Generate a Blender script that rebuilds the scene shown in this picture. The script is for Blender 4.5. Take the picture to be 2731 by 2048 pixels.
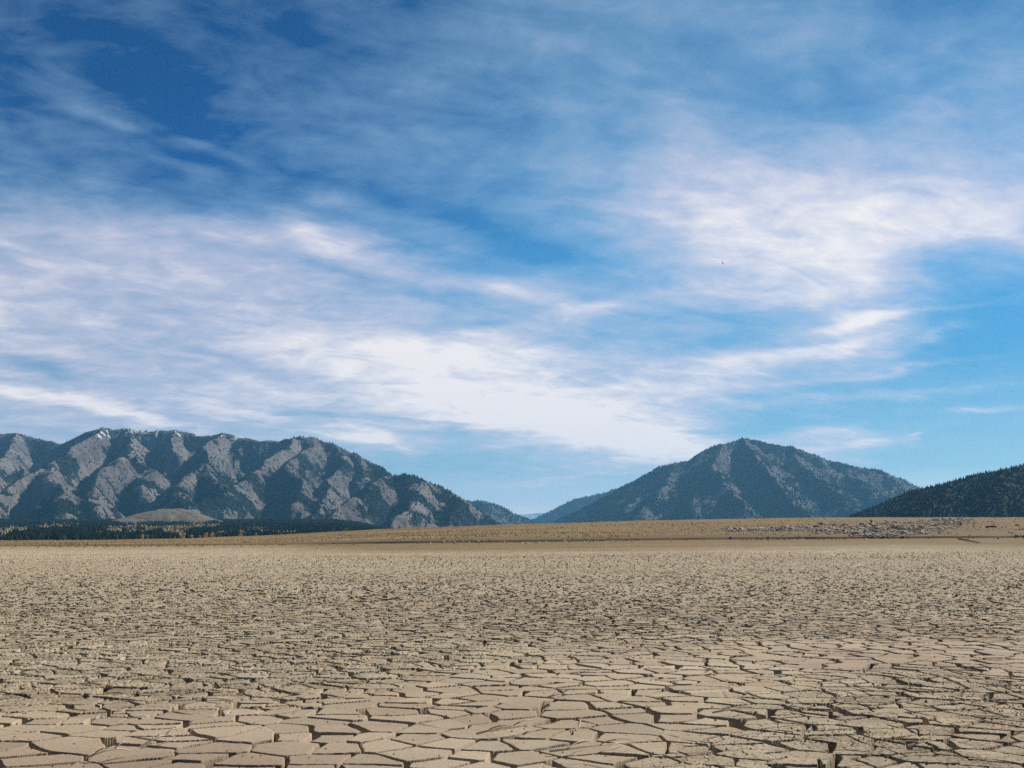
import bpy, math, random
import numpy as np
random.seed(7)
rng = np.random.default_rng(11)
R = math.radians
for o in list(bpy.data.objects): bpy.data.objects.remove(o)
scene = bpy.context.scene
COL = scene.collection

# ------------------------------------------------------------------ camera
FPX = 1060.0; EYE = 1.6; PITCH = math.atan((537-384)/FPX)
cam_d = bpy.data.cameras.new('camera'); cam = bpy.data.objects.new('camera', cam_d)
COL.objects.link(cam); scene.camera = cam
cam_d.sensor_width = 36; cam_d.lens = 36*FPX/1024
cam_d.clip_start = 0.1; cam_d.clip_end = 120000
cam.location = (0, 0, EYE); cam.rotation_euler = (math.pi/2+PITCH, 0, 0)
CP, SP = math.cos(PITCH), math.sin(PITCH); KEL = FPX/CP**2

# ------------------------------------------------------------------ light, sky, exposure
SUN_AZ, SUN_EL = R(48), R(39)
SKY_STRENGTH = 0.078
SUN_STRENGTH = 5.0
scene.view_settings.view_transform = 'Standard'
scene.view_settings.look = 'None'
scene.view_settings.exposure = 0.35
scene.view_settings.gamma = 1
scene.cycles.use_denoising = False
scene.cycles.max_bounces = 6
scene.cycles.volume_bounces = 1
scene.cycles.volume_max_steps = 64
scene.cycles.volume_step_rate = 4

sd = bpy.data.lights.new('sun', 'SUN'); sd.energy = SUN_STRENGTH; sd.angle = R(0.53); sd.color = (1, 0.93, 0.83)
sun = bpy.data.objects.new('sun', sd); COL.objects.link(sun)
sun.rotation_euler = (math.pi/2-SUN_EL, 0, math.pi-SUN_AZ)
sun.location = (200, 80, 220)

class NB:
    def __init__(s, tree): s.t = tree; s.n = tree.nodes; s.l = tree.links; s.n.clear()
    def new(s, typ, **kw):
        n = s.n.new(typ)
        for k, v in kw.items(): setattr(n, k, v)
        return n
    def put(s, sock, v):
        if isinstance(v, bpy.types.NodeSocket): s.l.new(v, sock)
        elif isinstance(v, (tuple, list)):
            sock.default_value = tuple(v)+(1,) if len(v) == 3 and len(sock.default_value) == 4 else tuple(v)
        else: sock.default_value = v
    def m(s, op, a, b=0.0, c=0.0, clamp=False):
        n = s.new('ShaderNodeMath', operation=op); n.use_clamp = clamp
        s.put(n.inputs[0], a); s.put(n.inputs[1], b); s.put(n.inputs[2], c); return n.outputs[0]
    def mr(s, v, a, b, c=0.0, d=1.0, interp='SMOOTHSTEP'):
        n = s.new('ShaderNodeMapRange', interpolation_type=interp)
        for i, q in enumerate((v, a, b, c, d)): s.put(n.inputs[i], q)
        return n.outputs[0]
    def mix(s, f, a, b, blend='MIX'):
        n = s.new('ShaderNodeMix', data_type='RGBA', blend_type=blend)
        s.put(n.inputs[0], f); s.put(n.inputs[6], a); s.put(n.inputs[7], b); return n.outputs[2]
    def noise(s, vec, scale, detail=4, rough=0.5, dist=0.0, dims='3D'):
        n = s.new('ShaderNodeTexNoise', noise_dimensions=dims)
        s.put(n.inputs['Vector'], vec); s.put(n.inputs['Scale'], scale); s.put(n.inputs['Detail'], detail)
        s.put(n.inputs['Roughness'], rough); s.put(n.inputs['Distortion'], dist); return n.outputs[0]
    def xyz(s, x, y, z=0.0):
        n = s.new('ShaderNodeCombineXYZ')
        for i, q in enumerate((x, y, z)): s.put(n.inputs[i], q)
        return n.outputs[0]
    def sep(s, v):
        n = s.new('ShaderNodeSeparateXYZ'); s.put(n.inputs[0], v); return n.outputs
    def mapping(s, v, loc=(0, 0, 0), rot=(0, 0, 0), sc=(1, 1, 1), typ='POINT'):
        n = s.new('ShaderNodeMapping', vector_type=typ)
        s.put(n.inputs[0], v); s.put(n.inputs[1], loc); s.put(n.inputs[2], rot); s.put(n.inputs[3], sc); return n.outputs[0]
    def attr(s, name):
        return s.new('ShaderNodeAttribute', attribute_name=name).outputs['Fac']

# cirrus cover of this sky, read by azimuth and elevation (a digit is the cover, 0 clear to 9 dense)
CX = [48+96*i for i in range(23)]
COVER = [
 (20,   '11111111112333333342122'),
 (120,  '11121111122344332342333'),
 (200,  '11011322222233322233344'),
 (280,  '23210133332234565445554'),
 (360,  '22221111234334677777766'),
 (440,  '44322222111355788899998'),
 (510,  '77777777631115689999998'),
 (590,  '77777775556533579999742'),
 (650,  '87777776654675556999411'),
 (720,  '87777888876553333369701'),
 (780,  '77777899999876688876111'),
 (850,  '77777888999999987543333'),
 (910,  '77767776889999874232222'),
 (970,  '66655666633578999885222'),
 (1030, '44443333344343333333222'),
 (1090, '33333333333343333333222'),
 (1140, '33333333333333333333333')]
CY = [c[0] for c in COVER]
CV = np.array([[int(k) for k in c[1]] for c in COVER], float)/9
def px_of_dir(az, el):
    d = (math.sin(az)*math.cos(el), math.cos(az)*math.cos(el), math.sin(el))
    f = d[1]*CP+d[2]*SP; u = -d[1]*SP+d[2]*CP
    return ((512+FPX*d[0]/f)*2.1602, (384-FPX*u/f)*2.1602)
def dir_of_px(px, py):
    x = (px/2.1602-512)/FPX; u = (384-py/2.1602)/FPX
    d = (x, CP-u*SP, SP+u*CP)
    return math.atan2(d[0], d[1]), math.atan2(d[2], math.hypot(d[0], d[1]))
def cover(az, el):
    px, py = px_of_dir(az, el)
    px = min(max(px, CX[0]), CX[-1]); py = min(max(py, CY[0]), CY[-1])
    j = max(0, min(len(CY)-2, np.searchsorted(CY, py)-1)); t = (py-CY[j])/(CY[j+1]-CY[j])
    return .94*float((1-t)*np.interp(px, CX, CV[j])+t*np.interp(px, CX, CV[j+1]))**.88
# long single wisps: x, y, half length, half width, slope in degrees (down to the right), strength
WISPS = [(300,282,150,11,13,.2),(430,312,90,9,18,.2),(700,512,70,22,18,.25),(860,470,200,12,12,.12),
 (1000,760,260,30,4,.2),(1200,900,300,28,10,.25),(1350,950,260,22,5,.25),(1180,1036,190,8,-4,.35),(1130,1084,60,5,0,.4),
 (2110,879,95,5,0,.5),(1960,852,240,7,-3,.3),(1990,790,200,6,-6,.25),(2080,664,120,6,-4,.2),(1975,945,16,5,-25,.4),(1900,962,90,6,-2,.3),
 (2030,722,35,10,-18,.35),(1890,700,110,14,-8,.3),(1700,765,180,20,-6,.3),(1150,640,260,16,10,.25),(1230,680,210,12,-12,.2),
 (780,938,90,11,5,.35),(870,972,30,8,25,.25),(330,905,110,8,12,.25),(480,880,120,8,6,.2),(100,858,200,10,5,.25),(1000,1032,120,6,0,.15),
 (1800,935,140,18,4,.25),(90,790,110,12,14,-.25),(250,760,60,10,10,-.15),(420,760,90,8,8,-.15),(600,810,110,12,10,-.2),
 (1150,525,190,28,14,-.25),(1180,560,120,14,12,-.2),(1620,720,170,28,-8,-.25),(2100,700,90,70,0,-.15),(350,180,170,50,12,-.15),
 (440,345,110,18,20,-.12),(100,340,110,18,38,-.12),(1780,735,110,8,-4,-.25),(2050,560,90,22,4,-.15),(1700,505,60,9,5,-.12),
 (980,935,80,9,5,-.25),(900,905,120,5,6,-.2),(700,895,160,5,3,-.2),(1600,920,140,8,-4,-.2),(700,560,90,10,15,-.12),(1400,880,220,5,5,-.06),
 (1080,700,260,9,-3,-.12),(960,640,170,9,5,-.15)]

world = bpy.data.worlds.new('World'); scene.world = world; world.use_nodes = True
w = NB(world.node_tree)
geo = w.new('ShaderNodeTexCoord').outputs['Generated']
dx, dy, dz = w.sep(geo)
az = w.m('ARCTAN2', dx, dy); el = w.m('ARCSINE', dz)
AE = w.xyz(az, el)
# high cloud sheet: direction laid on a plane, so that streaks close up towards the horizon
den = w.m('ADD', w.m('MAXIMUM', dz, 0.0), 0.20)
CPL = w.xyz(w.m('DIVIDE', dx, den), w.m('DIVIDE', dy, den))
rotp = w.mapping(CPL, rot=(0, 0, R(-28)))
n_warp = w.new('ShaderNodeTexNoise'); w.put(n_warp.inputs['Vector'], w.mapping(CPL, sc=(1.1, 1.9, 1)))
w.put(n_warp.inputs['Scale'], 2.6); w.put(n_warp.inputs['Detail'], 6); w.put(n_warp.inputs['Roughness'], 0.6)
wv = w.new('ShaderNodeVectorMath', operation='SUBTRACT'); w.put(wv.inputs[0], n_warp.outputs['Color']); w.put(wv.inputs[1], (.5, .5, .5))
ws = w.new('ShaderNodeVectorMath', operation='MULTIPLY'); w.put(ws.inputs[0], wv.outputs[0]); w.put(ws.inputs[1], (.12, .055, 0))
wa = w.new('ShaderNodeVectorMath', operation='ADD'); w.put(wa.inputs[0], AE); w.put(wa.inputs[1], ws.outputs[0])
ax, ay, _ = w.sep(wa.outputs[0])
A0, A1 = R(-33), R(33); E0, DE, NE = R(-1), R(1.8), 18
afac = w.m('DIVIDE', w.m('SUBTRACT', ax, A0), A1-A0)
efac = w.m('DIVIDE', w.m('SUBTRACT', ay, E0), DE)
tot = None
for i in range(NE):
    rp = w.new('ShaderNodeValToRGB'); cr = rp.color_ramp; cr.interpolation = 'B_SPLINE'
    while len(cr.elements) < 32: cr.elements.new(0.5)
    for k in range(32):
        cr.elements[k].position = k/31
    for k in range(32):
        v = cover(A0+(A1-A0)*k/31, E0+DE*i); cr.elements[k].color = (v, v, v, 1)
    w.put(rp.inputs[0], afac)
    q = w.m('ABSOLUTE', w.m('SUBTRACT', efac if 0 < i < NE-1 else (w.m('MAXIMUM', efac, 0.0) if i == 0 else w.m('MINIMUM', efac, NE-1.0)), float(i)))
    hat = w.mr(q, 0.0, 1.0, 1.0, 0.0, 'LINEAR')
    tot = w.m('MULTIPLY', rp.outputs[0], hat) if tot is None else w.m('MULTIPLY_ADD', rp.outputs[0], hat, tot)
# small warp for the wisps
ws2 = w.new('ShaderNodeVectorMath', operation='MULTIPLY_ADD'); w.put(ws2.inputs[0], wv.outputs[0]); w.put(ws2.inputs[1], (.07, .026, 0)); w.put(ws2.inputs[2], AE)
wis = None
for (px, py, hl, hw, ang, st) in WISPS:
    a, e = dir_of_px(px, py); k = 2.1602*FPX
    mp = w.mapping(ws2.outputs[0], loc=(a, e, 0), rot=(0, 0, R(-ang)), sc=(hl/k/math.cos(e)*1.05, hw/k*1.3, 1), typ='TEXTURE')
    dt = w.new('ShaderNodeVectorMath', operation='DOT_PRODUCT'); w.put(dt.inputs[0], mp); w.put(dt.inputs[1], mp)
    ex = w.m('EXPONENT', w.m('MULTIPLY', dt.outputs['Value'], -1.0))
    wis = w.m('MULTIPLY', ex, st) if wis is None else w.m('MULTIPLY_ADD', ex, st, wis)
fib = w.noise(w.mapping(rotp, sc=(0.9, 2.0, 1)), 3.6, 9, 0.56, 1.3)
fib2 = w.noise(w.mapping(CPL, rot=(0, 0, R(8)), sc=(1.3, 2.0, 1)), 7.0, 8, 0.58, 0.4)
puf = w.noise(w.mapping(CPL, sc=(1, 1.0, 1)), 9.0, 9, 0.6, 0.6)
nn = w.m('ADD', w.m('MULTIPLY', w.m('SUBTRACT', fib, 0.5), 0.95), w.m('MULTIPLY', w.m('SUBTRACT', fib2, 0.5), 0.75))
nn = w.m('ADD', nn, w.m('MULTIPLY', w.m('SUBTRACT', puf, 0.5), 1.0))
amp = w.mr(tot, 0.1, 0.8, 0.50, 0.42, 'LINEAR')
inview = w.m('MULTIPLY', w.mr(w.m('ABSOLUTE', az), R(36), R(54), 1.0, 0.0), w.mr(el, R(31), R(46), 1.0, 0.15))  # clouds thinned out of view to lower the ambient light
cl = w.m('ADD', w.m('ADD', w.m('MULTIPLY', tot, 1.06), wis), w.m('MULTIPLY', nn, amp))
cl = w.m('MULTIPLY', w.mr(cl, 0.08, 1.07, 0.0, 1.0, 'LINEAR'), w.m('ADD', 0.04, w.m('MULTIPLY', inview, 0.96)))
sky = w.new('ShaderNodeTexSky', sky_type='NISHITA'); sky.sun_disc = False
sky.sun_elevation = SUN_EL; sky.sun_rotation = SUN_AZ; sky.air_density = 1.0; sky.dust_density = 0.2; sky.ozone_density = 2.5; sky.altitude = 1500
tr_ = w.new('ShaderNodeValToRGB'); cr = tr_.color_ramp
RAMP = ((0.0, (3.4, 1.75, 1.45)), (0.045, (1.5, 1.10, 1.05)), (0.12, (.55, .71, .74)), (0.28, (.25, .64, .78)), (0.50, (.26, .77, .97)), (0.75, (.22, .66, .86)), (1.0, (.21, .60, .78)))
for pos_, col_ in RAMP[1:-1]:
    e_ = cr.elements.new(pos_); e_.color = tuple(q/3.4 for q in col_)+(1,)
cr.elements[0].color = tuple(q/3.4 for q in RAMP[0][1])+(1,); cr.elements[len(RAMP)-1].color = tuple(q/3.4 for q in RAMP[-1][1])+(1,)
w.put(tr_.inputs[0], w.m('DIVIDE', w.m('MAXIMUM', el, 0.0), R(29.5)))
skc = w.mix(1.0, w.mix(1.0, sky.outputs[0], tr_.outputs[0], 'MULTIPLY'), (3.4, 3.4, 3.4), 'MULTIPLY')
# deepest blue high up, away from the sun
dk_ = w.new('ShaderNodeVectorMath', operation='DOT_PRODUCT'); w.put(dk_.inputs[0], geo); _a, _e0 = -R(26), R(27); w.put(dk_.inputs[1], (math.sin(_a)*math.cos(_e0), math.cos(_a)*math.cos(_e0), math.sin(_e0)))
skc = w.mix(w.mr(dk_.outputs['Value'], 0.87, 1.0, 0.0, 1.0), skc, w.mix(1.0, skc, (.16, .50, .74), 'MULTIPLY'))
# sky dimmed overhead and behind, out of view, to weaken the fill light
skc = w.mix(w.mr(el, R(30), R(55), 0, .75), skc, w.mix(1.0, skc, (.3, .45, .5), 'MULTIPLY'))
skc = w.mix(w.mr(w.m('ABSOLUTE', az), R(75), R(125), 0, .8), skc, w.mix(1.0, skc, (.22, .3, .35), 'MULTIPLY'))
ccol = w.new('ShaderNodeValToRGB'); ccol.color_ramp.elements[0].position = 0.3; ccol.color_ramp.elements[1].position = 1.0
ccol.color_ramp.elements[0].color = (0.38, 0.60, 0.80, 1); ccol.color_ramp.elements[1].color = (1.0, 0.93, 0.92, 1)
_e = ccol.color_ramp.elements.new(0.72); _e.color = (0.68, 0.69, 0.82, 1)
w.put(ccol.inputs[0], cl)
CLOUD_GAIN = 10.0
cc = w.mix(1.0, ccol.outputs[0], (CLOUD_GAIN,)*3, 'MULTIPLY')
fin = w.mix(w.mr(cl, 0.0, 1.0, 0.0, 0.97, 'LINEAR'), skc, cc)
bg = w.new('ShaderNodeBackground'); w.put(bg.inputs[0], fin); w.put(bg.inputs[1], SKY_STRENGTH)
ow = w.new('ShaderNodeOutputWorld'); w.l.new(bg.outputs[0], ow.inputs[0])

# ------------------------------------------------------------------ helpers
def tag(o, label=None, cat=None, group=None, kind=None):
    if label: o['label'] = label
    if cat: o['category'] = cat
    if group: o['group'] = group
    if kind: o['kind'] = kind
    return o
def hsh(ix, iy, seed=0):
    with np.errstate(over='ignore'):
        h = ix.astype(np.int64).astype(np.uint32)*np.uint32(374761393)+iy.astype(np.int64).astype(np.uint32)*np.uint32(668265263)+np.uint32((seed*2246822519) & 0xffffffff)
        h = (h ^ (h >> np.uint32(13)))*np.uint32(1274126177); h = (h ^ (h >> np.uint32(16)))*np.uint32(2654435769)
        h ^= h >> np.uint32(15)
    return h
def hf(ix, iy, seed=0): return (hsh(ix, iy, seed) >> np.uint32(8)).astype(np.float32)/np.float32(1 << 24)
def vn(x, y, seed=0):
    ix = np.floor(x); iy = np.floor(y); fx = (x-ix).astype(np.float32); fy = (y-iy).astype(np.float32)
    fx = fx*fx*fx*(fx*(fx*6-15)+10); fy = fy*fy*fy*(fy*(fy*6-15)+10)
    a = hf(ix, iy, seed); b = hf(ix+1, iy, seed); c = hf(ix, iy+1, seed); d = hf(ix+1, iy+1, seed)
    return (a+(b-a)*fx)*(1-fy)+(c+(d-c)*fx)*fy
def fbm(x, y, octs=4, seed=0, gain=.5, ridged=False):
    s = 0; a = 1; t = 0
    ca, sa = math.cos(.6), math.sin(.6)
    for i in range(octs):
        n = vn(x, y, seed+i*17)
        if ridged: n = 1-np.abs(2*n-1)
        s = s+a*n; t += a; a *= gain
        x, y = (x*ca-y*sa)*2.03+3.7, (x*sa+y*ca)*2.03+1.3
    return s/t
def sst(a, b, x):
    t = np.clip((x-a)/(b-a), 0, 1); return t*t*(3-2*t)
def grid_mesh(name, X, Y, Z, mat, attrs={}, smooth=False, flip=False, smooth_rows=None):
    nr, nc = X.shape; nv = nr*nc
    me = bpy.data.meshes.new(name)
    co = np.empty((nv, 3), np.float32); co[:, 0] = X.ravel(); co[:, 1] = Y.ravel(); co[:, 2] = Z.ravel()
    i = np.arange(nv, dtype=np.int32).reshape(nr, nc)
    q = np.stack([i[:-1, :-1], i[:-1, 1:], i[1:, 1:], i[1:, :-1]], -1).reshape(-1, 4)
    if flip: q = q[:, ::-1]
    nq = len(q)
    me.vertices.add(nv); me.vertices.foreach_set('co', co.ravel())
    me.loops.add(nq*4); me.loops.foreach_set('vertex_index', np.ascontiguousarray(q).ravel())
    me.polygons.add(nq); me.polygons.foreach_set('loop_start', np.arange(0, nq*4, 4, dtype=np.int32))
    if smooth: me.polygons.foreach_set('use_smooth', np.ones(nq, bool))
    else:
        sf = np.ones((nr-1, nc-1), bool)
        if smooth_rows: sf[:smooth_rows] = False
        me.attributes.new('sharp_face', 'BOOLEAN', 'FACE').data.foreach_set('value', sf.ravel())
    me.update(calc_edges=True)
    for k, v in attrs.items():
        at = me.attributes.new(k, 'FLOAT', 'POINT'); at.data.foreach_set('value', np.ascontiguousarray(v, dtype=np.float32).ravel())
    me.materials.append(mat)
    o = bpy.data.objects.new(name, me); COL.objects.link(o); return o
def tri_mesh(name, V, F, mats, mi=None, attrs={}):
    me = bpy.data.meshes.new(name); V = np.asarray(V, np.float32); F = np.asarray(F, np.int32); n = len(F); k = F.shape[1]
    me.vertices.add(len(V)); me.vertices.foreach_set('co', V.ravel())
    me.loops.add(n*k); me.loops.foreach_set('vertex_index', F.ravel())
    me.polygons.add(n); me.polygons.foreach_set('loop_start', np.arange(0, n*k, k, dtype=np.int32))
    me.attributes.new('sharp_face', 'BOOLEAN', 'FACE').data.foreach_set('value', np.ones(n, bool))
    me.update(calc_edges=True)
    for a, v in attrs.items():
        at = me.attributes.new(a, 'FLOAT', 'POINT'); at.data.foreach_set('value', np.ascontiguousarray(v, dtype=np.float32).ravel())
    for m in mats: me.materials.append(m)
    if mi is not None: me.polygons.foreach_set('material_index', np.asarray(mi, np.int32))
    o = bpy.data.objects.new(name, me); COL.objects.link(o); return o
def material(name, rough=0.95):
    m = bpy.data.materials.new(name); m.use_nodes = True; b = NB(m.node_tree)
    p = b.new('ShaderNodeBsdfPrincipled'); out = b.new('ShaderNodeOutputMaterial'); b.l.new(p.outputs[0], out.inputs[0])
    p.inputs['Roughness'].default_value = rough; p.inputs['Specular IOR Level'].default_value = 0.15
    return m, b, p
def bump(b, p, h, strength, dist):
    n = b.new('ShaderNodeBump'); b.put(n.inputs['Height'], h); b.put(n.inputs['Strength'], strength); b.put(n.inputs['Distance'], dist)
    b.l.new(n.outputs[0], p.inputs['Normal'])
# pixels here are those of the 2731 wide photograph
def xyz_at(px, py, Y):
    k = (384-py/2.667)/FPX; dzz = (k*Y*CP+Y*SP)/(CP-k*SP); f = Y*CP+dzz*SP
    return ((px/2.667-512)/FPX*f, Y, EYE+dzz)

# ------------------------------------------------------------------ materials
m_ground, b, p = material('dry_lakebed', 1.0)
pos = b.new('ShaderNodeNewGeometry').outputs['Position']
sm = b.attr('smooth_mud'); tone = b.attr('tone'); shore = b.attr('shore'); rubble = b.attr('rubble')
c = b.mix(sm, (0.405, 0.348, 0.243), (0.475, 0.385, 0.280))
n1 = b.noise(pos, 0.35, 5, .6); n2 = b.noise(pos, 5, 6, .65); n3 = b.noise(pos, 45, 4, .7)
nl = b.noise(b.mapping(pos, sc=(.05, .16, .1)), 1.0, 4, .6)
c = b.mix(b.mr(nl, .40, .62, 0, .65), c, (0.33, 0.262, 0.178))
c = b.mix(b.mr(n1, .35, .65, 0, .55), c, (0.36, 0.272, 0.178))
c = b.mix(b.mr(n2, .3, .7, 0, .35), c, (0.52, 0.437, 0.318))
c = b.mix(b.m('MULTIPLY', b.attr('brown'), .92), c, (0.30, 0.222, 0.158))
c = b.mix(b.mr(n3, .55, .75, 0, .35), c, (0.20, 0.15, 0.10))
br = b.m('ADD', 0.74, b.m('MULTIPLY', tone, 0.46))
c = b.mix(1.0, c, b.xyz(br, br, br), 'MULTIPLY')
lit = b.noise(b.mapping(pos, sc=(1, 1, .3)), 28, 5, .75); lit2 = b.noise(pos, 1.7, 3, .6)
litm = b.m('MULTIPLY', b.mr(b.m('ADD', lit, b.m('MULTIPLY', lit2, .35)), .68, .76), rubble)
c = b.mix(b.m('MULTIPLY', litm, .75), c, (0.085, 0.060, 0.038))
sn = b.noise(b.mapping(pos, sc=(.006, .07, .05)), 1.0, 6, .65); sn2 = b.noise(pos, .35, 6, .7); sn3 = b.noise(b.mapping(pos, sc=(.02, .03, .02)), 1.0, 4, .5)
sc_ = b.mix(b.mr(sn, .38, .62), (0.165, 0.112, 0.056), (0.215, 0.155, 0.074))
sc_ = b.mix(b.mr(sn2, .45, .7, 0, .6), sc_, (0.10, 0.066, 0.036))
sc_ = b.mix(b.mr(sn3, .55, .7, 0, .5), sc_, (0.26, 0.20, 0.105))
dk = b.attr('bank_shade_mottle')
sc_ = b.mix(dk, sc_, (0.115, 0.080, 0.050))
c = b.mix(shore, c, sc_)
b.put(p.inputs['Base Color'], c)
hb = b.m('ADD', b.m('MULTIPLY', b.noise(pos, 22, 8, .72), 1.0), b.m('MULTIPLY', b.noise(pos, 140, 4, .7), .25))
bump(b, p, hb, 0.55, 0.02)

def rockforest(name, rockA, rockB, forestc, grass, snowz=1e9):
    m, b, p = material(name, 1.0)
    pos = b.new('ShaderNodeNewGeometry').outputs['Position']
    f = b.attr('forest'); g = b.attr('grassy'); s = b.attr('snow'); sc = b.attr('scree')
    n = b.noise(pos, .006, 8, .65); n2 = b.noise(pos, .03, 6, .7); nf = b.noise(b.mapping(pos, sc=(1, 1, .4)), .02, 6, .7)
    c = b.mix(b.mr(n, .35, .65), rockA, rockB)
    c = b.mix(b.mr(n2, .42, .62, 0, .7), c, tuple(q*.5 for q in rockA))
    c = b.mix(b.m('MULTIPLY', b.mr(sc, .5, .7), .8), c, tuple(min(1, q*1.2) for q in rockB))
    c = b.mix(b.m('MULTIPLY', g, b.mr(n, .3, .6, .5, 1)), c, grass)
    ff = b.mr(b.m('ADD', f, b.m('MULTIPLY', b.m('SUBTRACT', nf, .5), 1.3)), .42, .58)
    c = b.mix(ff, c, forestc)
    c = b.mix(b.mr(b.m('ADD', s, b.m('SUBTRACT', n2, .5)), .55, .68), c, (.75, .78, .82))
    b.put(p.inputs['Base Color'], c)
    bump(b, p, b.m('ADD', b.noise(pos, .02, 8, .7), b.m('MULTIPLY', b.noise(pos, .1, 4, .7), .3)), 1.0, 22)
    return m
m_mtn = rockforest('rock_and_scrub', (0.125, 0.118, 0.114), (0.180, 0.163, 0.152), (0.014, 0.026, 0.022), (0.21, 0.175, 0.12))
m_mtn2 = rockforest('wooded_rock', (0.092, 0.088, 0.092), (0.135, 0.120, 0.122), (0.010, 0.026, 0.026), (0.19, 0.16, 0.11))
m_hill = rockforest('wooded_hill', (0.12, 0.11, 0.075), (0.15, 0.13, 0.09), (0.010, 0.026, 0.018), (0.14, 0.14, 0.07))
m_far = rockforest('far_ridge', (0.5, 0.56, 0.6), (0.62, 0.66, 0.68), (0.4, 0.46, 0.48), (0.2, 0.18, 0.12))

def foliage(name, c0, c1):
    m, b, p = material(name, 1.0)
    t = b.attr('shade_of_tree'); b.put(p.inputs['Base Color'], b.mix(t, c0, c1)); return m
m_con = foliage('conifer_needles', (0.007, 0.017, 0.012), (0.030, 0.046, 0.026))
m_asp = foliage('autumn_leaves', (0.38, 0.25, 0.055), (0.55, 0.40, 0.13))
m_bare = foliage('bare_grey_branches', (0.20, 0.16, 0.12), (0.30, 0.24, 0.17))
m_bark, b, p = material('bark'); b.put(p.inputs['Base Color'], b.mix(b.noise(b.new('ShaderNodeTexCoord').outputs['Object'], 3, 4, .6), (.09, .065, .045), (.16, .12, .09)))
m_rock, b, p = material('boulder_stone', 0.95)
oc = b.new('ShaderNodeNewGeometry').outputs['Position']
c = b.mix(b.mr(b.noise(oc, 1.2, 6, .65), .35, .65), (0.42, 0.35, 0.27), (0.58, 0.50, 0.40))
c = b.mix(b.mr(b.noise(oc, .3, 2, .5), .5, .7, 0, .5), c, (0.30, 0.22, 0.15))
b.put(p.inputs['Base Color'], c); bump(b, p, b.noise(oc, 6, 6, .7), .8, .1)
m_straw, b, p = material('dry_straw', .8)
b.put(p.inputs['Base Color'], b.mix(b.noise(b.new('ShaderNodeNewGeometry').outputs['Position'], 9, 3, .6), (.42, .34, .23), (.60, .52, .38)))
m_wood, b, p = material('weathered_dark_wood', .9)
b.put(p.inputs['Base Color'], b.mix(b.noise(b.new('ShaderNodeNewGeometry').outputs['Position'], 9, 3, .6), (.05, .035, .025), (.11, .08, .055)))
m_crumb, b, p = material('mud_crumbs', 1.0)
b.put(p.inputs['Base Color'], b.mix(b.mr(b.noise(b.new('ShaderNodeNewGeometry').outputs['Position'], 14, 3, .7), .4, .6), (.10, .075, .05), (.30, .235, .165)))

# ------------------------------------------------------------------ ground shape
T_ = [-400, 0, 300, 700, 1050, 1400, 1700, 2000, 2300, 2731, 3200]
PB = [1458, 1456, 1455, 1452, 1449, 1446, 1442, 1439, 1437, 1434, 1432]    # bank line
TC = [-400, 0, 300, 500, 680, 1000, 1360, 1700, 2060, 2300, 2731, 3200]
PC = [1445, 1443, 1441, 1437, 1429.5, 1412, 1400, 1389.5, 1383, 1381, 1380, 1378]  # crest line
YB, YC = 200.0, 420.0
def t_of(x, y): return (512+FPX*x/(np.maximum(y, 1)*CP))*2.667
def bank_y(x):
    return YB+7*(fbm(x*.022+9, x*0+3, 4, 5)-.5)*2
def ground_base(x, y):
    x = np.asarray(x, float); y = np.asarray(y, float)
    t = t_of(x, np.maximum(y, 30))
    zb = EYE+YB*(537-np.interp(t, T_, PB)/2.667)/KEL
    zc = EYE+YC*(537-np.interp(t, TC, PC)/2.667)/KEL
    by = bank_y(x)
    z = zb*sst(20, 200, y)
    up = y > by
    s = np.clip((y-by)/(YC-by), 0, 1)
    stepa = 0.26*sst(0, .8, y-by)*sst(700, 1100, t)+0.12*sst(0, .8, y-by)
    q = 1-(1-s)**1.35
    z = np.where(up, zb+stepa*(1-s)+(zc-zb)*q, z)
    d = sst(YC+10, 1000, y)
    z = z*(1-d)+(-3.0)*d
    # low gully near the left edge
    g = np.exp(-((y-(98+.10*(x+45)+1.5*np.sin(x*.35)))/1.1)**2)*sst(-24, -36, x)
    z = z-0.40*g*(y < 140)
    # long swells
    am = sst(3, 30, y)*(1-sst(400, 700, y))
    z = z+0.16*am*(fbm(x/26., y/26., 2, 41)-.5)+0.07*(fbm(x/6.+3, y/6., 3, 43)-.5)*(y < 220)
    z = z+0.5*(fbm(x/40.+3, y/22., 4, 47)-.5)*sst(205, 240, y)*(1-sst(600, 900, y))
    return z
def on_ground(px, py, y0=4.0, y1=600.0):
    Ys = np.geomspace(y0, y1, 4000)
    k = (384-py/2.667)/FPX; dzz = (k*Ys*CP+Ys*SP)/(CP-k*SP); f = Ys*CP+dzz*SP
    xs = (px/2.667-512)/FPX*f; g = ground_base(xs, Ys); hit = np.nonzero(EYE+dzz <= g)[0]
    i = hit[0] if len(hit) else len(Ys)-1
    return float(xs[i]), float(Ys[i]), float(g[i])
def smooth_zone(x, y):
    # firm, fine, pinkish sheets of mud between coarser khaki ground
    y = y/1.32; n = (fbm(x/3.5, y/5., 3, 91)-.5)*1.3
    a = np.exp(-(((x+3.6)/3.6)**2+((y-6.4)/2.5)**2))
    c_ = np.exp(-(((x-.6-(y-8)*.2)/2.6)**2+((y-8.5)/2.8)**2))
    d = np.exp(-(((x-6.0)/4.5)**2+((y-11.8)/2.3)**2))
    k = np.exp(-(((x-3.2)/1.8)**2+((y-5.6)/1.3)**2))
    return np.clip(1.45*(a+c_+d)-.9*k+n-.35, 0, 1)
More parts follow.
